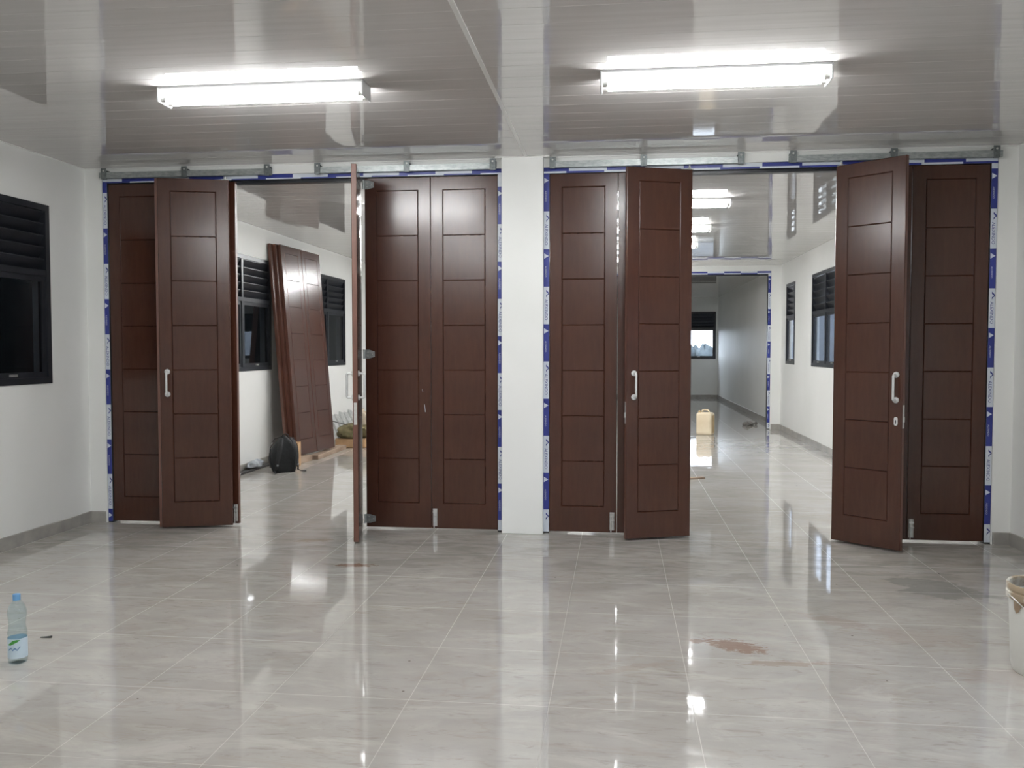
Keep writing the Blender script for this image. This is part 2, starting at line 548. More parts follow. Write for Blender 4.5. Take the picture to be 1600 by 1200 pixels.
# slim cornice beads and the ceiling joint strip
def bead(name, a, b_, w_=.014, h_=.010, label=None):
    s = MB(); s.box(a, b_, M['cornice'])
    return struct(s.build(name), label, 'trim')
bead('trim_1', (XL, D - .014, H - .010), (PIL_X0 - .001, D, H))
bead('trim_2', (PIL_X1 + .001, D - .014, H - .010), (XR, D, H))
bead('trim_3', (PIL_X0 - .05, PIL_Y - .012, H - .009), (PIL_X1 + .05, PIL_Y, H))
bead('trim_4', (XL, YB, H - .007), (XL + .010, D - .014, H))
bead('trim_5', (XR - .010, YB, H - .007), (XR, D - .014, H))
bead('trim_6', (-.744, YB, H - .006), (-.720, PIL_Y - .012, H), label='slim pale joint strip running along the ceiling')
bead('trim_7', (XL, D + PT, H - .007), (XL + .010, D2, H))
bead('trim_8', (XR - .010, D + PT, H - .007), (XR, D2, H))
bead('trim_9', (XL + .010, D2 - .012, H - .010), (XR - .010, D2, H))

# ------------------------------------------------------------------ windows
def window(n, side, u0, u1, z0, z1, zt, panes, label):
    if side == 'left':
        mp = lambda u, o, z: (XL - o, u, z)
    elif side == 'right':
        mp = lambda u, o, z: (XR + o, u, z)
    else:
        mp = lambda u, o, z: (u, YE + o, z)
    fw = .05
    def bx(mb, ua, ub, oa, ob, za, zb, mat):
        mb.box(mp(ua, oa, za), mp(ub, ob, zb), mat)
    fr = MB()
    o0, o1 = -.010, .062
    bx(fr, u0, u0 + fw, o0, o1, z0, z1, M['black_alu']); bx(fr, u1 - fw, u1, o0, o1, z0, z1, M['black_alu'])
    bx(fr, u0 + fw, u1 - fw, o0, o1, z0, z0 + fw, M['black_alu']); bx(fr, u0 + fw, u1 - fw, o0, o1, z1 - fw, z1, M['black_alu'])
    bx(fr, u0 + fw, u1 - fw, o0 + .004, o1, zt - fw / 2, zt + fw / 2, M['black_alu'])
    pitch = (u1 - u0 - fw) / panes
    bays = []
    for k in range(panes):
        a = u0 + fw + k * pitch; b_ = u0 + (k + 1) * pitch
        bays.append((a, b_))
        if k < panes - 1:
            bx(fr, b_, b_ + fw, o0 + .004, o1, z0 + fw, zt - fw / 2, M['black_alu'])
            bx(fr, b_, b_ + fw, o0 + .004, o1, zt + fw / 2, z1 - fw, M['black_alu'])
    root = struct(fr.build('window_%d' % n), label, 'window')
    lv = MB()
    for (a, b_) in bays:
        ns = 5
        for i in range(ns):
            zc = zt + fw / 2 + (z1 - fw - zt - fw / 2) * (i + .5) / ns
            dz, t_ = .045, .004
            vv = [mp(u, o, z) for u in (a, b_) for (o, z) in ((.006, zc + dz), (.060, zc - dz), (.060, zc - dz - t_ * 2), (.006, zc + dz - t_ * 2))]
            lv.add(vv, [(0, 1, 5, 4), (1, 2, 6, 5), (2, 3, 7, 6), (3, 0, 4, 7), (0, 3, 2, 1), (4, 5, 6, 7)], M['black_alu'])
    lv.build('louvre_slats', root)
    for (a, b_) in bays:
        s = MB(); sw = .042
        za, zb = z0 + fw, zt - fw / 2
        oa, ob = .004, .036
        bx(s, a, a + sw, oa, ob, za, zb, M['black_alu']); bx(s, b_ - sw, b_, oa, ob, za, zb, M['black_alu'])
        bx(s, a + sw, b_ - sw, oa, ob, za, za + sw, M['black_alu']); bx(s, a + sw, b_ - sw, oa, ob, zb - sw, zb, M['black_alu'])
        so = s.build('sash', root)
        g = MB(); bx(g, a + sw, b_ - sw, .014, .019, za + sw, zb - sw, M['clear_glass'] if side == 'end' else M['glass'])
        g.build('pane', so)
        hd = MB(); bx(hd, (a + b_) / 2 - .04, (a + b_) / 2 + .04, -.008, .004, za + .012, za + .030, M['steel'])
        hd.build('latch', so)
    return root
window(1, 'left', WL[0][0], WL[0][1], ZW0, ZW1, 2.09, 2, 'black louvred window in the near left wall, cut by the picture edge')
window(2, 'left', WL[1][0], WL[1][1], ZW0, ZW1, 2.09, 2, 'black louvred window in the second room, left of the leaning doors')
window(3, 'left', WL[2][0], WL[2][1], ZW0, ZW1, 2.09, 2, 'black louvred window in the second room, right of the leaning doors')
window(4, 'right', WR[0][0], WR[0][1], ZW0, ZW1, 2.04, 2, 'wide black louvred window with pale panes in the right wall')
window(5, 'right', WR[1][0], WR[1][1], ZW0, ZW1, 2.05, 1, 'narrow black louvred window in the right wall')
window(7, 'right', WR[2][0], WR[2][1], ZW0, ZW1, 2.05, 2, 'unseen black louvred window added for daylight in the right wall of the near room')  # unseen right-wall windows from here on are added to raise the daylight
window(8, 'right', WR[3][0], WR[3][1], ZW0, ZW1, 2.05, 2, 'unseen black louvred window added for daylight in the right wall beside the viewer')
window(9, 'right', WR[4][0], WR[4][1], ZW0, ZW1, 2.05, 2, 'black louvred window added for daylight in the right wall, hidden behind the angled door leaf')
window(6, 'end', WE[0], WE[1], 1.17, 2.59, 2.09, 2, 'black window in the far end wall looking out to sky and trees')

# ------------------------------------------------------------------ protective film print
def text_mesh(body, size):
    cu = bpy.data.curves.new('lettering', 'FONT')
    cu.body = body; cu.size = size; cu.align_x = 'CENTER'; cu.align_y = 'CENTER'; cu.resolution_u = 2
    ob = bpy.data.objects.new('lettering', cu)
    me = bpy.data.meshes.new_from_object(ob)
    vs_ = [tuple(v.co) for v in me.vertices]; fs = [tuple(p.vertices) for p in me.polygons]
    bpy.data.objects.remove(ob); bpy.data.curves.remove(cu); bpy.data.meshes.remove(me)
    return vs_, fs
TXT = text_mesh('ALEXINDO', .034)
TXT_S = text_mesh('ALEXINDO', .018)

class Film:
    """white film with printed blue blocks; local frame: s along the strip, w across it, n out of the face"""
    def __init__(self):
        self.base, self.blue, self.white = MB(), MB(), MB()
    def strip(self, origin, sdir, wdir, ndir, length, width, phase=0.0, block=.30, text=True, rag=True, seed=0):
        S, W, N = Vector(sdir), Vector(wdir), Vector(ndir)
        O = Vector(origin)
        rnd = random.Random(seed)
        def P(s, w_, n_):
            return tuple(O + S * s + W * w_ + N * n_)
        def slab(mb, s0, s1, w0, w1, n1, mat, n0=0.0):
            vv = [P(s0, w0, n0), P(s1, w0, n0), P(s1, w1, n0), P(s0, w1, n0), P(s0, w0, n1), P(s1, w0, n1), P(s1, w1, n1), P(s0, w1, n1)]
            mb.add(vv, [(0, 3, 2, 1), (4, 5, 6, 7), (0, 1, 5, 4), (1, 2, 6, 5), (2, 3, 7, 6), (3, 0, 4, 7)], mat)
        slab(self.base, 0, length, 0, width, .0012, M['film_white'])
        def sheet(mb, tm, sc, wc, n_, mat, sx=1.0):
            vv = [P(sc + x * sx, wc + y, n_) for (x, y, z) in tm[0]]
            mb.add(vv, tm[1], mat)
        s = -phase; k = 0
        while s < length:
            a, b_ = max(0, s), min(length, s + block)
            if b_ - a > .01:
                slab(self.blue, a, b_, 0, width, .0020, M['film_blue'], .0012)
                if width > .03:
                    c = s + .055
                    if 0 < c - .03 and c + .03 < length:
                        self.white.add([P(c - .022, width * .08, .0024), P(c + .022, width * .08, .0024), P(c, width * .9, .0024)], [(0, 1, 2)], M['film_white'])
                    c = s + .18
                    if 0 < c - .07 and c + .07 < length and text:
                        sheet(self.white, TXT_S, c, width * .35, .0024, M['film_white'])
            a, b_ = max(0, s + block), min(length, s + 2 * block)
            if b_ - a > .01 and width > .03:
                c = s + block + .055
                if 0 < c - .03 and c + .03 < length:
                    t_ = .012
                    for (d0, d1) in ((-.030, 0), (.030, 0)):
                        self.blue.add([P(c + d0, width * .45, .0018), P(c + d0 + math.copysign(.016, -d0), width * .45, .0018), P(c + .006, width * .98, .0018), P(c - .006, width * .98, .0018)], [(0, 1, 2, 3)], M['film_blue'])
                c = s + block + .185
                if 0 < c - .1 and c + .1 < length and text:
                    sheet(self.blue, TXT, c, width * .45, .0018, M['film_blue'])
            s += 2 * block
    def build(self, parent):
        if self.base.f:
            f_ = self.base.build('protective_film', parent)
            f_['label'] = 'white film with blue print'
            if self.blue.f: self.blue.build('blue_print', f_)
            if self.white.f: self.white.build('white_print', f_)

FD = .11
def opening_frame(x0, x1, y0, ztop, label, fw=.048, phases=(.1, .2, .1, .25), face_text=True, group=None):
    r = thing('door_frame', label, 'door frame', ((x0 + x1) / 2, y0, 0), 0, group)
    inv = Matrix.Translation((-(x0 + x1) / 2, -y0, 0))
    yf = y0 + .012
    for (a, b_) in ((x0 + .001, x0 + fw), (x1 - fw, x1 - .001)):
        j = MB(); j.box((a, yf, .001), (b_, yf + FD, ztop - fw), M['black_alu'], inv); j.build('jamb', r)
    h = MB(); h.box((x0 + .001, yf, ztop - fw), (x1 - .001, yf + FD, ztop - .001), M['black_alu'], inv)
    # lower black stop of the head
    h.box((x0 + fw, yf + .045, ztop - fw - .022), (x1 - fw, yf + FD, ztop - fw), M['black_alu'], inv)
    h.build('head', r)
    F = Film()
    L = ztop - fw
    c = -(x0 + x1) / 2
    yl = yf - y0 - .0001
    # jambs: print runs downwards, letters' tops toward +X
    F.strip((x0 + .002 + c, yl, L), (0, 0, -1), (1, 0, 0), (0, -1, 0), L - .012, fw - .004, phases[0])
    F.strip((x1 - fw + .002 + c, yl, L), (0, 0, -1), (1, 0, 0), (0, -1, 0), L - .012, fw - .004, phases[1])
    # head: print upside down, two rows
    wl = x1 - x0 - .004
    F.strip((x1 - .002 + c, yl, ztop - .002), (-1, 0, 0), (0, 0, -1), (0, -1, 0), wl, .030, phases[2])
    F.strip((x1 - .002 + c, yl, ztop - .032), (-1, 0, 0), (0, 0, -1), (0, -1, 0), wl, fw - .033, phases[3], text=False)
    F.build(r)
    return r

opening_frame(OPL[0], OPL[1], D, ZT, fw=.043, label='black door frame in blue and white film, left opening of the near partition', phases=(.22, .50, .05, .42))
opening_frame(OPR[0], OPR[1], D, ZT, 'black door frame in blue and white film, right opening of the near partition', phases=(.0, .56, .37, .05))
opening_frame(OP2[0], OP2[1], D2, ZT2, 'black door frame in blue and white film on the far partition, beyond the right opening', fw=.055, phases=(.1, .56, .05, .35))

# ------------------------------------------------------------------ folding door leaves
LW, LZ0, LZ1, LT = .553, .016, 2.888, .040
def leaf_panel_mesh(width, back_lip=None, edge='L'):
    hh = LZ1 - LZ0
    g0, g1 = .208, hh - .106            # bottom / top groove heights
    gz = [g0 + (g1 - g0) * i / 7 for i in range(8)]
    gx = [.100, width - .102]
    gw, gd, cb = .0048, .0055, .003
    xs = [0, cb] + [v for g in gx for v in (g - gw, g, g + gw)] + [width - cb, width]
    zs = [0, cb] + [v for g in gz for v in (g - gw, g, g + gw)] + [hh - cb, hh]
    mb = MB()
    def depth(x, z):
        d = 0
        if x in (0, width) or z in (0, hh):
            d = cb
        if x in gx and g0 - 1e-6 <= z <= g1 + 1e-6: d = gd
        if z in gz and gx[0] - 1e-6 <= x <= gx[1] + 1e-6: d = gd
        return d
    nx, nz = len(xs), len(zs)
    for side in (0, 1):
        vs_ = []
        for z in zs:
            for x in xs:
                y = depth(x, z)
                vs_.append((x, y if side == 0 else LT - y, z))
        fs = []
        for j in range(nz - 1):
            for i in range(nx - 1):
                q = (j * nx + i, j * nx + i + 1, (j + 1) * nx + i + 1, (j + 1) * nx + i)
                fs.append(q if side == 0 else q[::-1])
        mb.add(vs_, fs, M['wood'])
    e = cb
    for (x0, flip) in ((0, False), (width, True)):
        q = [(x0, e, 0), (x0, e, hh), (x0, LT - e, hh), (x0, LT - e, 0)]
        mb.add(q, [(0, 1, 2, 3) if not flip else (3, 2, 1, 0)], M['wood_edge'])
    mb.add([(0, e, 0), (0, LT - e, 0), (width, LT - e, 0), (width, e, 0)], [(0, 1, 2, 3)], M['wood_edge'])
    mb.add([(0, e, hh), (width, e, hh), (width, LT - e, hh), (0, LT - e, hh)], [(0, 1, 2, 3)], M['wood_edge'])
    if back_lip == 'L':
        mb.box((-.024, LT * .5, 0), (.001, LT - .001, hh), M['wood_edge'])
    elif back_lip == 'R':
        mb.box((width - .001, LT * .5, 0), (width + .024, LT - .001, hh), M['wood_edge'])
    return mb

def leaf(L, R, label, group='folding door leaves', lip=None, handle=None, handle_back=False, bolt=None, keyhole=False, lock_edge=None, hinges=None, hanger=None, scuff=False):
    dx, dy = R[0] - L[0], R[1] - L[1]
    width = hypot(dx, dy)
    r = thing('folding_door_leaf', label, 'door', (L[0], L[1], LZ0), atan2(dy, dx), group)
    leaf_panel_mesh(width, lip).build('panel', r)
    if handle is not None:
        for sgn, on in ((-1, True), (1, handle_back)):
            if not on:
                continue
            hb = MB()
            yb = 0 if sgn < 0 else LT
            za, zb = 1.120 - LZ0, 1.305 - LZ0
            st = .048 * sgn
            path = [(handle, yb, za)]
            for k in range(7):
                a = k / 6 * pi / 2
                path.append((handle, yb + st - .014 * sgn + .014 * sgn * sin(a), za + .014 - .014 * cos(a)))
            for k in range(7):
                a = k / 6 * pi / 2
                path.append((handle, yb + st - .014 * sgn + .014 * sgn * cos(a), zb - .014 + .014 * sin(a)))
            path.append((handle, yb, zb))
            hb.tube(path, .0085, M['handle'], 12)
            ho = hb.build('handle', r, smooth=50)
            ho['label'] = 'pale satin metal pull handle'
            for z in (za, zb):
                rb = MB()
                mx = Matrix.Translation((handle, yb, z)) @ Matrix.Rotation(pi / 2 if sgn < 0 else -pi / 2, 4, 'X')
                rb.lathe([(.0225, 0), (.0225, .006), (.019, .010), (.011, .011)], M['handle'], 20, mx)
                rb.build('rose', ho, smooth=40)
    if keyhole:
        kb = MB(); kx, kz = keyhole, .965 - LZ0
        vs_ = []
        n = 20
        for yy, sc in ((-.0, 1), (-.004, 1), (-.006, .85)):
            for k in range(n):
                a = 2 * pi * k / n
                vs_.append((kx + .014 * sc * cos(a), yy, kz + .014 * sc * sin(a) + (.018 if sin(a) > 0 else -.018)))
        fs = [tuple(2 * n + k for k in range(n))]
        for i in range(2):
            for k in range(n):
                j = (k + 1) % n
                fs.append((i * n + j, i * n + k, (i + 1) * n + k, (i + 1) * n + j))
        kb.add(vs_, fs, M['handle'])
        kb.box((kx - .004, -.0072, kz - .016), (kx + .004, -.0055, kz + .010), M['dark_hole'])
        ko = kb.build('keyhole_plate', r); ko['label'] = 'pale oval keyhole plate'
    if lock_edge is not None:
        lb = MB(); x = 0 if lock_edge == 'L' else width
        s = -1 if lock_edge == 'L' else 1
        lb.box((x, LT / 2 - .012, .915 - LZ0), (x + s * .002, LT / 2 + .012, 1.085 - LZ0), M['steel'])
        lb.box((x + s * .002, LT / 2 - .006, .96 - LZ0), (x + s * .008, LT / 2 + .006, 1.0 - LZ0), M['steel'])
        lb.build('lock_plate', r)
    if bolt is not None:
        bb = MB(); z0 = .018
        bb.box((bolt - .018, -.003, z0), (bolt + .018, 0.0005, z0 + .145), M['steel'], ch=.001)
        bb.tube([(bolt - .008, -.007, z0 - .012), (bolt - .008, -.007, z0 + .140)], .0055, M['steel'], 8)
        bb.tube([(bolt + .010, -.006, z0 + .004), (bolt + .010, -.006, z0 + .140)], .004, M['steel'], 8)
        bb.tube([(bolt - .010, -.007, z0 + .082), (bolt + .018, -.018, z0 + .082)], .004, M['steel'], 8)
        bb.box((bolt - .018, -.012, z0 + .11), (bolt + .018, -.002, z0 + .125), M['steel'], ch=.001)
        bo = bb.build('flush_bolt', r, smooth=40); bo['label'] = 'bright steel bolt at the foot of the leaf'
    if scuff:
        for (x0, z0, x1, z1, w_) in ((.492, 1.04, .500, .975, .004), (.474, 1.165, .480, 1.14, .003)):
            sb = MB()
            sb.add([(x0, -.0006, z0 - LZ0), (x0 + w_, -.0006, z0 - LZ0 - .006), (x1 + w_ * .6, -.0006, z1 - LZ0), (x1, -.0006, z1 - LZ0)], [(3, 2, 1, 0)], M['film_white'])
            so = sb.build('scuff_mark', r); so['label'] = 'pale scratch in the lacquer'
    if hinges:
        for z in hinges:
            hb = MB()
            x = hinges_x = 0.0
            zc = z - LZ0
            vs_ = [(-.012, -.0005, zc - .036), (.030, -.0005, zc - .036), (.078, -.0005, zc - .022), (.078, -.0005, zc + .022), (.030, -.0005, zc + .036), (-.012, -.0005, zc + .036)]
            vs2 = [(x_, -.005, z_) for (x_, y_, z_) in vs_]
            hb.add(vs_ + vs2, [(0, 1, 2, 3, 4, 5)] + [(11, 10, 9, 8, 7, 6)] + [(i, 6 + i, 6 + (i + 1) % 6, (i + 1) % 6) for i in range(6)], M['galv'])
            hb.tube([(-.010, -.009, zc - .038), (-.010, -.009, zc + .038)], .008, M['galv'], 10)
            for (px, pz) in ((.022, .016), (.022, -.016), (.060, 0)):
                mx = Matrix.Translation((px, -.005, zc + pz)) @ Matrix.Rotation(pi / 2, 4, 'X')
                hb.lathe([(.005, 0), (.004, .002), (.001, .003)], M['steel'], 8, mx)
            ho = hb.build('strap_hinge', r, smooth=40); ho['label'] = 'galvanised strap hinge'
    if hanger is not None:
        hb = MB(); hh = LZ1 - LZ0
        hb.box((hanger - .030, .006, hh - .001), (hanger + .030, .032, hh + .005), M['galv'])
        hb.tube([(hanger, .019, hh + .004), (hanger, .019, hh + .037)], .006, M['galv'], 8)
        mx = Matrix.Translation((hanger, .019, hh + .010))
        hb.lathe([(.012, 0), (.012, .008)], M['steel'], 6, mx)
        hb.build('roller_hanger', r, smooth=40)
    return r

LY = D + .014    # front face of the closed leaves
G = 'brown folding door leaves'
# left opening
leaf((-4.304, LY), (-3.748, LY), 'brown door leaf closed flat against the left jamb, beside the left wall corner', G)
leaf((-3.744, LY), (-3.180, LY), 'brown door leaf almost hidden behind the leftmost handled leaf, only its right edge showing', G, bolt=.538)
leaf((-3.738, 6.878), (-3.203, 7.040), 'brown leaf with a pale handle, folded forward at the left end of the left opening', G, lip='L', handle=.058, hanger=.535)
leaf((-1.962, 6.537), (-2.088, 7.078), 'brown door leaf seen edge-on, standing out toward the viewer left of the closed pair', G, lock_edge='L', handle=.060, handle_back=True, hanger=.520)
leaf((-2.068, LY), (-1.521, LY), 'closed brown door leaf carrying three galvanised strap hinges on its left edge', G, hinges=(.085, 1.45, 2.835), scuff=True)
leaf((-1.516, LY), (-.969, LY), 'closed brown door leaf directly against the left side of the white pillar', G, bolt=.028)
# right opening
leaf((-.546, LY), (-.006, LY), 'closed brown door leaf directly against the right side of the white pillar', G, bolt=.505)
leaf((-.0012, LY), (.566, LY), 'brown door leaf behind the handled leaf right of the pillar, showing a sliver', G)
leaf((.066, 6.880), (.572, 7.062), 'brown leaf with a pale handle folded forward, second leaf right of the pillar', G, handle=.062, lock_edge='L', hanger=.52)
leaf((1.650, 7.066), (2.052, 6.702), 'brown leaf with pale handle and keyhole plate, swung out at an angle on the right', G, handle=.495, keyhole=.497, lock_edge='R', hanger=.03)
leaf((1.672, LY), (2.222, LY), 'brown door leaf behind the angled handled leaf on the right, seen as a dark strip', G)
leaf((2.228, LY), (2.786, LY), 'brown door leaf closed flat against the far right jamb', G, bolt=.030)

# leaves stored against the left wall in the second room
def leaning_leaf(y0, width, back, label, shift=0.0, dz=0.0):
    zb, zt = .094 + dz, 2.850 + dz
    xb, xt = -4.140 - back, -4.372 - back
    skew = .06
    r = thing('folding_door_leaf', label, 'door', (0, 0, 0), 0, 'spare door leaves leaning on the wall')
    mb = leaf_panel_mesh(width)
    hgt = LZ1 - LZ0
    # local x -> along Y, local z -> up the slope, local -y (front) -> +X
    up = Vector((xt - xb, skew, zt - zb)); Lh = up.length; up.normalize()
    side = Vector((.10, 1.0, 0)).normalized()
    n = up.cross(side).normalized()     # pointing away from / toward room
    if n.x < 0: n = -n
    side = n.cross(up).normalized()
    if side.y < 0: side = -side
    o = Vector((xb, 11.09 + shift, zb)) + side * (y0 - 11.07)
    mx = Matrix(((side.x, -n.x, up.x, o.x), (side.y, -n.y, up.y, o.y), (side.z, -n.z, up.z, o.z), (0, 0, 0, 1)))
    mx = mx @ Matrix.Diagonal((1, 1, Lh / hgt, 1))
    pm = mb.build('panel')
    pm.parent = r
    r.matrix_world = mx
    return r
leaning_leaf(11.07, .578, 0, 'spare brown door leaf leaning on the left wall, front left one of the stack')
leaning_leaf(11.660, .578, 0, 'spare brown door leaf leaning on the left wall, front right one of the stack')
leaning_leaf(11.07, .578, .044, 'spare brown door leaf in the middle layer of the leaning stack, edge showing at left', -.06)
leaning_leaf(11.07, .578, .088, 'spare brown door leaf at the back of the leaning stack, touching the wall', -.13)

# ------------------------------------------------------------------ sliding track and brackets
def track(x0, x1, brackets, label):
    r = thing('door_track', label, 'track', ((x0 + x1) / 2, D, 2.93), 0, 'galvanised door tracks')
    c = (x0 + x1) / 2
    t_ = MB()
    za, zb, ya, yb = -.002, .046, -.052, -.006
    # open-bottomed channel with returned lips
    for b_ in (((x0, ya, za), (x1, ya + .003, zb)), ((x0, yb - .003, za), (x1, yb, zb)), ((x0, ya + .003, zb - .003), (x1, yb - .003, zb)),
               ((x0, ya + .003, za), (x1, ya + .016, za + .003)), ((x0, yb - .016, za), (x1, yb - .003, za + .003))):
        (a, q) = b_
        t_.box((a[0] - c, a[1], a[2]), (q[0] - c, q[1], q[2]), M['galv'])
    t_.build('channel', r)
    for bxx in brackets:
        k = MB(); x = bxx - c; w_ = .025
        g_ = M['galv_dark']
        k.box((x - w_, ya - .005, -.008), (x + w_, ya - .001, .080), g_, ch=.002)
        k.box((x - w_, ya - .001, .058), (x + w_, -.0005, .062), g_)
        k.box((x - w_, -.005, .020), (x + w_, -.0005, .058), g_)
        k.box((x - w_ * .8, ya - .005, -.011), (x + w_ * .8, ya + .016, -.004), g_, ch=.001)
        mx = Matrix.Translation((x, ya - .005, .058)) @ Matrix.Rotation(pi / 2, 4, 'X')
        k.lathe([(.008, 0), (.007, .003), (.004, .004)], M['steel'], 8, mx)
        k.box((x - .012, ya - .008, .006), (x + .012, ya - .005, .036), g_, ch=.001)
        k.build('bracket', r)
    return r
track(-4.345, -2.845, (-4.302, -3.588, -2.872), 'galvanised track above the leftmost leaves of the left opening')
track(-2.468, -.975, (-2.443, -1.698, -.998), 'galvanised track above the pair of leaves left of the pillar')
track(-.545, .962, (-.519, .195, .937), 'galvanised track above the leaves right of the pillar')
track(1.300, 2.845, (1.327, 2.067, 2.800), 'galvanised track above the leaves at the right wall end')

# ------------------------------------------------------------------ fluorescent fittings
def ceiling_lamp(x0, y, label, group, first=[None]):
    root = thing('fluorescent_light', label, 'ceiling light', (x0 + .611, y, H), 0, group)
    if first[0] is None:
        objs = []
        L2 = .611
        body = MB()
        wy, hz = .080, .050
        prof = [(-wy, .004), (-wy, -.015), (-.034, -hz), (.034, -hz), (wy, -.015), (wy, .004)]
        n = len(prof)
        vs_ = [(x, yy, z) for x in (-L2 + .004, L2 - .004) for (yy, z) in prof]
        fs = [tuple(range(n)), tuple(range(2 * n - 1, n - 1, -1))] + [(i, n + i, n + (i + 1) % n, (i + 1) % n) for i in range(n)]
        body.add(vs_, fs, M['fixture'])
        objs.append((body.build('body', root), []))
        for s in (-1, 1):
            e = MB()
            x = s * L2
            e.box((x - .006, -wy - .002, -.088), (x + .006, wy + .002, -.002), M['fixture'], ch=.003)
            objs.append((e.build('end_cap', root), []))
        for s in (-1, 1):
            tb = MB()
            yy = s * .042; zz = -.068
            tb.tube([(-L2 + .034, yy, zz), (L2 - .034, yy, zz)], .0135, M['tube'], 12)
            to = tb.build('tube', root, smooth=40)
            to['label'] = 'lit white fluorescent tube'
            subs = []
            for q in (-1, 1):
                hd = MB()
                xx = q * (L2 - .020)
                hd.tube([(xx - .014, yy, zz), (xx + .014, yy, zz)], .015, M['steel'], 12)
                subs.append(hd.build('tube_socket', to, smooth=40))
            objs.append((to, subs))
        first[0] = objs
    else:
        for (p, subs) in first[0]:
            c = p.copy(); COL.objects.link(c); c.parent = root
            for s_ in subs:
                d = s_.copy(); COL.objects.link(d); d.parent = c
    return root
GL = 'twin tube ceiling lights'
YF = 5.008
ceiling_lamp(-2.665, YF, 'lit twin-tube fluorescent light on the near ceiling, left of the joint strip', GL)
ceiling_lamp(-.098, YF, 'lit twin-tube fluorescent light on the near ceiling, right of the joint strip', GL)
for yy in (1.35,):
    ceiling_lamp(-2.665, yy, 'lit twin-tube fluorescent light on the ceiling overhead, out of the picture', GL)
    ceiling_lamp(-.098, yy, 'lit twin-tube fluorescent light on the ceiling overhead, out of the picture', GL)
RL = ('nearest', 'second', 'third', 'farthest')
for i, yy in enumerate((9.27, 11.19, 13.0, 14.9)):
    ceiling_lamp(-2.665, yy, 'lit twin-tube fluorescent light in the second room, left row, %s from the partition' % RL[i], GL)
    ceiling_lamp(-.098, yy, 'lit twin-tube fluorescent light in the second room, right row, %s from the partition' % RL[i], GL)

# ------------------------------------------------------------------ things on the floor, near room
# water bottle
bt = thing('water_bottle', 'clear plastic water bottle with a blue cap standing at the left edge of the floor', 'bottle', (-2.838, 3.86, 0), .3)
o = MB()
prof = [(.030, .0), (.040, .006), (.042, .02), (.0425, .055), (.0425, .128), (.040, .135), (.0425, .142), (.0425, .150), (.040, .158), (.037, .175), (.036, .190), (.039, .215), (.0415, .235), (.041, .252), (.035, .272), (.024, .290), (.0145, .302), (.0135, .322)]
o.lathe(prof, M['bottle_plastic'], 28, close_top=False); o.build('bottle_body', bt, smooth=40)
o = MB(); o.lathe([(.0165, .301), (.0172, .303), (.0172, .328), (.0155, .330)], M['cap_blue'], 24); o.build('cap', bt, smooth=40)
o = MB(); o.lathe([(.0429, .030), (.0429, .124)], M['label_white'], 32, close_bottom=False, close_top=False); lb = o.build('label', bt, smooth=60)
lb['label'] = 'pale blue wrapper with a green leaf'
o = MB()
def on_label(a, z): return (.0442 * cos(a), .0442 * sin(a), z - .032)
leafp = [(-2.35, .128), (-2.1, .136), (-1.75, .149), (-1.35, .153), (-1.0, .150), (-1.25, .142), (-1.6, .135), (-2.0, .126)]
o.add([on_label(a, z) for a, z in leafp], [(0, 1, 7), (1, 2, 6, 7), (2, 3, 5, 6), (3, 4, 5)], M['label_green']); o.build('leaf_print', lb)
o = MB()
for (a0, z0, a1, z1) in ((-2.25, .100, -1.9, .112), (-1.9, .112, -1.75, .100), (-1.75, .100, -1.5, .110), (-1.5, .110, -1.3, .100), (-1.3, .100, -1.0, .116)):
    o.add([on_label(a0, z0), on_label(a1, z1), on_label(a1, z1 + .006), on_label(a0, z0 + .006)], [(0, 1, 2, 3)], M['label_ink'])
o.build('swoosh_print', lb)

o = MB(); o.tube([(-2.960, 4.20, .005), (-2.93, 4.207, .005), (-2.905, 4.213, .006)], [.0025, .004, .006], M['dark_bar'], 8)
tag(o.build('nail', smooth=40), 'small dark nail lying on the floor beside the water bottle', 'nail')

# paint pail
pl = thing('paint_pail', 'white plastic paint pail with muddy rim at the right edge of the floor', 'bucket', (1.985, 4.30, 0), 0)
o = MB(); o.lathe([(.145, 0), (.150, .006), (.158, .04), (.170, .355)], M['pail'], 40, close_top=False)
o.lathe([(.147, .008), (.166, .34), (.166, .40)], M['pail'], 40, close_bottom=True, close_top=False)
o.build('pail_body', pl, smooth=40)
o = MB(); o.lathe([(.168, .338), (.181, .345), (.181, .372), (.176, .375), (.176, .382), (.180, .386), (.180, .408), (.176, .413), (.166, .410), (.166, .36)], M['pail_rim'], 40, close_bottom=False, close_top=False)
o.build('rim', pl, smooth=40)
o = MB()
vs_, fs = [], []
for i in range(13):
    a = pi + .15 + i * .09
    low = .345 - .055 * (sin(i * 1.3) * .4 + .75)
    for (z, r_) in ((.350, .1735), ((.35 + low) / 2, .1725), (low, .1705)):
        vs_.append((r_ * cos(a), r_ * sin(a), z))
for i in range(12):
    for k in range(2):
        fs.append((i * 3 + k, i * 3 + k + 1, (i + 1) * 3 + k + 1, (i + 1) * 3 + k))
o.add(vs_, fs, M['mud']); o.build('mud_crust', pl, smooth=60)
o = MB()
pts = [(.178 * cos(a), .178 * sin(a) , .36 - .13 * sin((a + pi) / 1.0 * 1.0) ** 2) for a in [-.0 - pi * k / 16 for k in range(17)]]
o.tube([(p[0] * 1.03, p[1] * 1.03, p[2]) for p in pts][8:], .003, M['steel'], 8); o.build('wire_bail', pl, smooth=40)

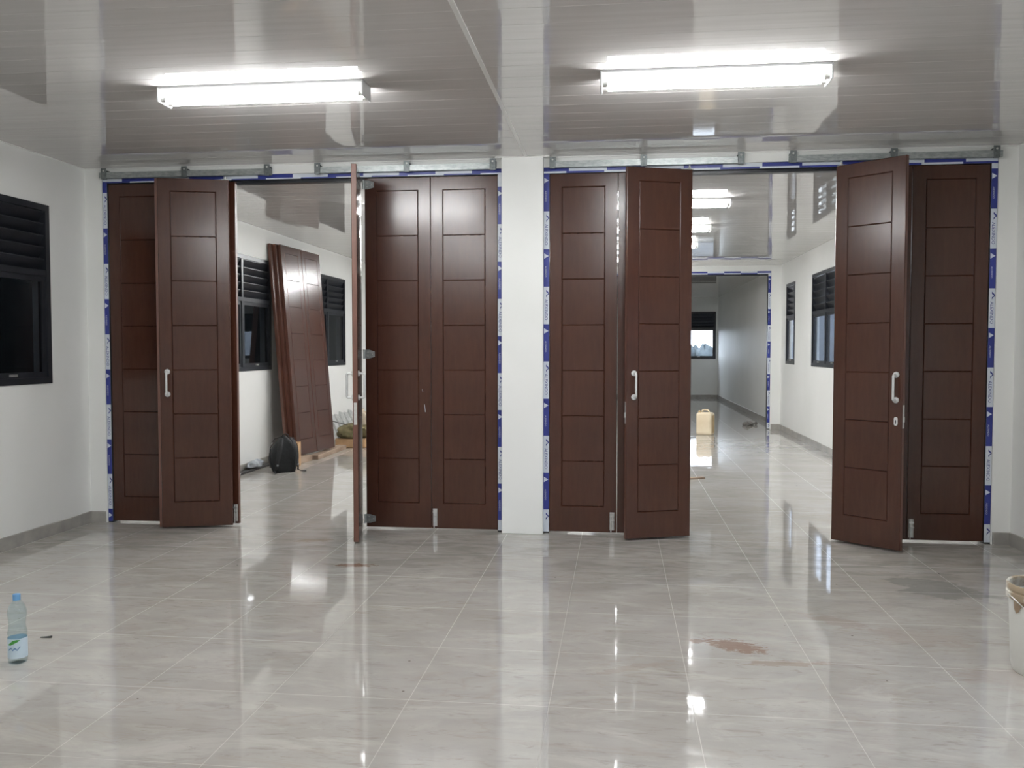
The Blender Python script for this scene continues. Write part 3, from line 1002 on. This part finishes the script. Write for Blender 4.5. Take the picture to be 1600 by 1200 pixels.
# ------------------------------------------------------------------ things in the second room
# backpack
bp = thing('backpack', 'black backpack standing on the floor in front of the leaning doors', 'backpack', (-4.025, 10.30, 0), radians(38))
def bag_body(wd, dp, ht, mat, z0=0.0, seed=0, yoff=0.0):
    rnd = random.Random(seed)
    mb = MB(); n, k = 28, 14
    vs_, fs = [], []
    for i in range(k + 1):
        u = i / k
        z = z0 + ht * (1 - (1 - u) ** 1.0)
        top = 1 - max(0, (u - .30) / .70) ** 2.3
        sc = (top * .93 + .07) * (1 - .12 * (1 - u) ** 6 * 2)
        dsc = (max(top, 0) ** .6 * .88 + .12) * (1 - .10 * (1 - u) ** 5)
        bul = 1 + .06 * sin(pi * u)
        for j in range(n):
            a = 2 * pi * j / n
            ca, sa = cos(a), sin(a)
            x = math.copysign(abs(ca) ** .62, ca) * wd / 2 * sc * bul
            y = math.copysign(abs(sa) ** .62, sa) * dp / 2 * dsc * bul + yoff - .05 * u * dp
            vs_.append((x + .004 * sin(7 * a + 9 * u), y + .004 * cos(5 * a + 11 * u), z))
    for i in range(k):
        for j in range(n):
            q = (j + 1) % n
            fs.append((i * n + j, i * n + q, (i + 1) * n + q, (i + 1) * n + j))
    fs.append(tuple(range(n - 1, -1, -1))); fs.append(tuple(k * n + j for j in range(n)))
    mb.add(vs_, fs, mat)
    return mb
bag_body(.33, .22, .445, M['bag'], 0.0).build('bag_body', bp, smooth=70)
bag_body(.265, .08, .27, M['bag'], .025, 1, .130).build('front_pocket', bp, smooth=70)
for s in (-1, 1):
    o = MB()
    o.tube([(s * .055, -0.105, .415), (s * .075, -0.145, .385), (s * .095, -0.170, .30), (s * .110, -0.170, .20), (s * .125, -0.155, .10), (s * .140, -0.125, .03)], [.022, .03, .032, .028, .018, .012], M['bag_trim'], 10, flat=.35)
    so = o.build('shoulder_strap', bp, smooth=60)
    o = MB(); o.box((s * .125 - .012, -.172, .090), (s * .125 + .012, -.160, .110), M['buckle'], ch=.002); o.build('buckle', so)
o = MB(); o.tube([(-.035, -.06, .425), (-.03, -.075, .455), (0, -.08, .468), (.03, -.075, .455), (.035, -.06, .425)], .008, M['bag_trim'], 8); o.build('carry_loop', bp, smooth=60)
for (pts) in ([(.135, -.10, .04), (.165, -.135, .02), (.195, -.155, .014), (.225, -.16, .014)], [(-.14, -.09, .03), (-.145, -.14, .016), (-.150, -.19, .012)]):
    o = MB(); o.tube(pts, [.010, .010, .012, .016][:len(pts)], M['bag_trim'], 8, flat=.5); o.build('strap_tail', bp, smooth=60)
o = MB(); o.tube([(-.172, -.02, .06), (-.176, -.02, .2), (-.168, -.02, .3), (-.12, -.025, .405), (0, -.03, .438), (.12, -.025, .405), (.168, -.02, .3), (.176, -.02, .2), (.172, -.02, .06)], .005, M['bag_trim'], 6); o.build('zip', bp, smooth=60)

# cardboard box behind the backpack
o = MB()
mx = Matrix.Translation((-4.10, 10.80, 0)) @ Matrix.Rotation(radians(8), 4, 'Z')
o.box((-.085, -.085, 0), (.085, .085, .300), M['cardboard'], mx, ch=.003)
o.box((-.085, -.085, .300), (.085, -.003, .303), M['cardboard'], mx); o.box((-.085, .003, .300), (.085, .085, .303), M['cardboard'], mx)
tag(o.build('cardboard_box'), 'small upright cardboard box between the backpack and the leaning doors', 'box')

# timber battens the leaning leaves stand on
def batten(x0, y0, x1, y1, w_, h_, z0, label, name='timber_batten'):
    L = hypot(x1 - x0, y1 - y0)
    o = MB()
    mx = Matrix.Translation((x0, y0, z0)) @ Matrix.Rotation(atan2(y1 - y0, x1 - x0), 4, 'Z')
    o.box((0, -w_ / 2, 0), (L, w_ / 2, h_), M['timber'], mx, ch=.004)
    return tag(o.build(name), label, 'timber', 'battens under the leaning doors')
batten(-4.055, 11.45, -4.075, 12.75, .13, .060, 0, 'longer rough timber batten under the far end of the leaning doors')
batten(-4.195, 10.96, -4.15, 11.38, .21, .080, 0, 'short rough timber batten under the near end of the leaning doors')

# wrapped strip, plastic and paper along the wall
o = MB()
o.box((-4.46, 9.93, 0), (-4.40, 10.95, .030), M['dark_bar'], ch=.004)
tag(o.build('metal_profile'), 'long dark profile lying along the left wall beside the backpack', 'profile')
o = MB(); o.blob((-4.425, 10.38, .075), (.055, .23, .05), M['plastic_clear'], 11, .35, 26, 16, flat_z=.031)
tag(o.build('plastic_wrap', smooth=50), 'crumpled clear plastic wrap lying on the dark profile by the wall', 'plastic wrap')
o = MB(); o.blob((-4.40, 9.80, .034), (.045, .06, .034), M['plastic_white'], 5, .35, 18, 12, flat_z=0.0)
tag(o.build('crumpled_paper', smooth=50), 'scrap of crumpled white paper at the left wall, by the folded door leaf', 'paper')

# galvanised studs leaning low against the left wall
for i in range(6):
    y = 13.22 + i * .24
    top = Vector((-4.485, y + .05, .435 + .02 * (i % 2))); bot = Vector((-4.235 + .02 * (i % 3), y - .12, 0.004))
    d = (top - bot).normalized(); s = Vector((0.12, 1, 0)); s = (s - d * s.dot(d)).normalized(); nn = s.cross(d).normalized()
    if nn.x < 0: nn = -nn
    L = (top - bot).length
    o = MB()
    mx = Matrix(((s.x, nn.x, d.x, bot.x), (s.y, nn.y, d.y, bot.y), (s.z, nn.z, d.z, bot.z), (0, 0, 0, 1)))
    wv, dv, tv = .055, .035, .003
    o.box((-wv, 0, 0), (wv, tv, L), M['stud'], mx)
    o.box((-wv, -dv, 0), (-wv + tv, 0, L), M['stud'], mx); o.box((wv - tv, -dv, 0), (wv, 0, L), M['stud'], mx)
    tag(o.build('metal_stud'), 'short galvanised steel channel leaning on the left wall behind the sacks', 'steel channel', 'galvanised channels leaning behind the sacks')

# box and sacks
o = MB(); mx = Matrix.Translation((-3.98, 13.02, 0)) @ Matrix.Rotation(radians(-3), 4, 'Z')
o.box((-.24, -.16, 0), (.24, .16, .135), M['cardboard'], mx, ch=.012)
tag(o.build('cardboard_carton'), 'low brown carton on the floor under the olive sack', 'box')
o = MB(); o.blob((-3.97, 13.03, .225), (.25, .17, .105), M['sack_olive'], 3, .28, 30, 18, .8, flat_z=.136)
tag(o.build('sack', smooth=50), 'olive green sack slumped on top of the low brown carton', 'sack')
o = MB(); o.blob((-3.99, 13.60, .24), (.17, .13, .25), M['sack_cream'], 8, .30, 30, 18, .8, flat_z=0.0)
tag(o.build('sack', smooth=50), 'cream coloured sack standing behind the olive sack', 'sack')
o = MB(); o.tube([(-4.33, 12.86, .42), (-4.02, 12.86, .345)], .006, M['dark_bar'], 8)
tag(o.build('stick', smooth=40), 'thin dark stick propped between the leaning doors and the olive sack', 'stick')
o = MB(); o.blob((-2.648, 9.42, .30), (.075, .10, .31), M['plastic_white'], 21, .30, 26, 24, .8, flat_z=0.0)
tag(o.build('plastic_bundle', smooth=50), 'bundle of white plastic seen in the slit right of the edge-on door', 'plastic bundle')

# jerrycan
jc = thing('jerrycan', 'pale yellow plastic jerrycan standing on the floor of the second room', 'jerrycan', (1.515, 15.62, 0), radians(-22))
o = MB()
def rrect(hx, hy, r_, z, n=5):
    out = []
    for (cx, cy, a0) in ((hx - r_, hy - r_, 0), (-hx + r_, hy - r_, pi / 2), (-hx + r_, -hy + r_, pi), (hx - r_, -hy + r_, 3 * pi / 2)):
        for k in range(n):
            a = a0 + pi / 2 * k / (n - 1)
            out.append((cx + r_ * cos(a), cy + r_ * sin(a), z))
    return out
rings = [rrect(.120, .105, .03, 0), rrect(.132, .118, .035, .012), rrect(.135, .12, .035, .05), rrect(.132, .117, .035, .20), rrect(.135, .12, .035, .345), rrect(.128, .112, .04, .372), rrect(.105, .09, .04, .385)]
n = len(rings[0])
vs_ = [p for r_ in rings for p in r_]; fs = [tuple(range(n - 1, -1, -1)), tuple((len(rings) - 1) * n + k for k in range(n))]
fs_dirty = []
for i in range(len(rings) - 1):
    for k in range(n):
        j = (k + 1) % n
        q = (i * n + k, i * n + j, (i + 1) * n + j, (i + 1) * n + k)
        (fs_dirty if (k >= 18 or k < 1) and False else fs).append(q)
o.add(vs_, fs, M['jerry']); o.build('can_body', jc, smooth=50)
o = MB(); o.box((.1352, -.085, .03), (.1365, .085, .335), M['jerry_dirt']); dr = o.build('dirty_side', jc); dr['label'] = 'brown stained side of the can'
o = MB(); o.tube([(-.06, 0, .380), (-.055, 0, .415), (-.02, 0, .428), (.03, 0, .428), (.06, 0, .415), (.065, 0, .380)], .013, M['jerry'], 10); o.build('grip', jc, smooth=50)
o = MB(); o.lathe([(.024, .380), (.024, .412), (.020, .415)], M['jerry_dirt'], 18, Matrix.Translation((-.085, -.055, 0))); o.build('spout', jc, smooth=40)

# rubble by the far frame, and a scrap near the handled leaf
o = MB()
rnd = random.Random(9)
for i in range(9):
    o.blob((2.58 + rnd.uniform(-.13, .13), 17.55 + rnd.uniform(-.15, .15), .03), (rnd.uniform(.03, .06), rnd.uniform(.03, .06), rnd.uniform(.02, .05)), M['rubble'], i, .3, 10, 8, flat_z=0)
q = tag(o.build('rubble', smooth=30), 'heap of grey rubble on the floor by the far door frame', 'rubble'); q['kind'] = 'stuff'
o = MB(); mx = Matrix.Translation((.90, 10.28, 0)) @ Matrix.Rotation(radians(25), 4, 'Z')
o.box((-.10, -.03, 0), (.10, .03, .02), M['timber'], mx, ch=.004)
tag(o.build('wood_offcut'), 'small wood offcut on the second room floor, right of the handled leaf', 'wood')

# ------------------------------------------------------------------ outside
o = MB(); o.box((-60, -40, -.45), (60, 140, -.30), M['ground']); struct(o.build('ground'), 'bare ground outside the building', 'ground')
# added dark screen outside the left windows, roofed to block the sky
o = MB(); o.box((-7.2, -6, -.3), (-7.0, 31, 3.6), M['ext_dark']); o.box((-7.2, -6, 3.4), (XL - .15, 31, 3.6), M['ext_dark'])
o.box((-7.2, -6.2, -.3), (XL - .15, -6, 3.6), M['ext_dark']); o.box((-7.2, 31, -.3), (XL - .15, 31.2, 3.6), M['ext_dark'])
struct(o.build('wall_dark_screen'), 'added dark roofed screen outside the left windows', 'wall')
o = MB(); o.box((9.5, -8, -.3), (9.7, 75, 3.6), M['ext_wall']); struct(o.build('wall_neighbour'), 'pale neighbouring wall outside the right windows', 'wall')
rnd = random.Random(4)
for i in range(6):
    x, y = -6.1 + i * 2.75 + rnd.uniform(-.2, .2), 56 + rnd.uniform(-2, 2)
    tr = thing('tree', 'distant tree with blue-grey haze put into its leaf colour, seen through the far end window', 'tree', (x, y, -.3), 0, 'trees beyond the end window')
    hh = rnd.uniform(1.5, 1.9)
    a = MB(); a.tube([(0, 0, 0), (.05, 0, hh * .6)], [.12, .08], M['timber'], 8); a.build('trunk', tr, smooth=50)
    c = MB()
    for k in range(6):
        c.blob((rnd.uniform(-.75, .75), rnd.uniform(-.5, .5), hh * .62 + rnd.uniform(-.3, .4)), (rnd.uniform(.35, .58),) * 2 + (rnd.uniform(.4, .7),), M['leaf'], k + i * 9, .3, 14, 10)
    c.build('crown', tr, smooth=60)
hs = thing('house', 'distant house with a red tiled roof beyond the end window', 'house', (4.0, 44, -.3), 0)
a = MB(); a.box((-2.6, -2, 0), (2.6, 2, .75), M['ext_wall']); a.build('house_walls', hs)
a = MB(); a.add([(-2.9, -2.3, .75), (2.9, -2.3, .75), (2.9, 2.3, .75), (-2.9, 2.3, .75), (-2.2, 0, 1.35), (2.2, 0, 1.35)], [(0, 1, 5, 4), (2, 3, 4, 5), (1, 2, 5), (3, 0, 4), (3, 2, 1, 0)], M['roof_tile']); a.build('roof', hs)
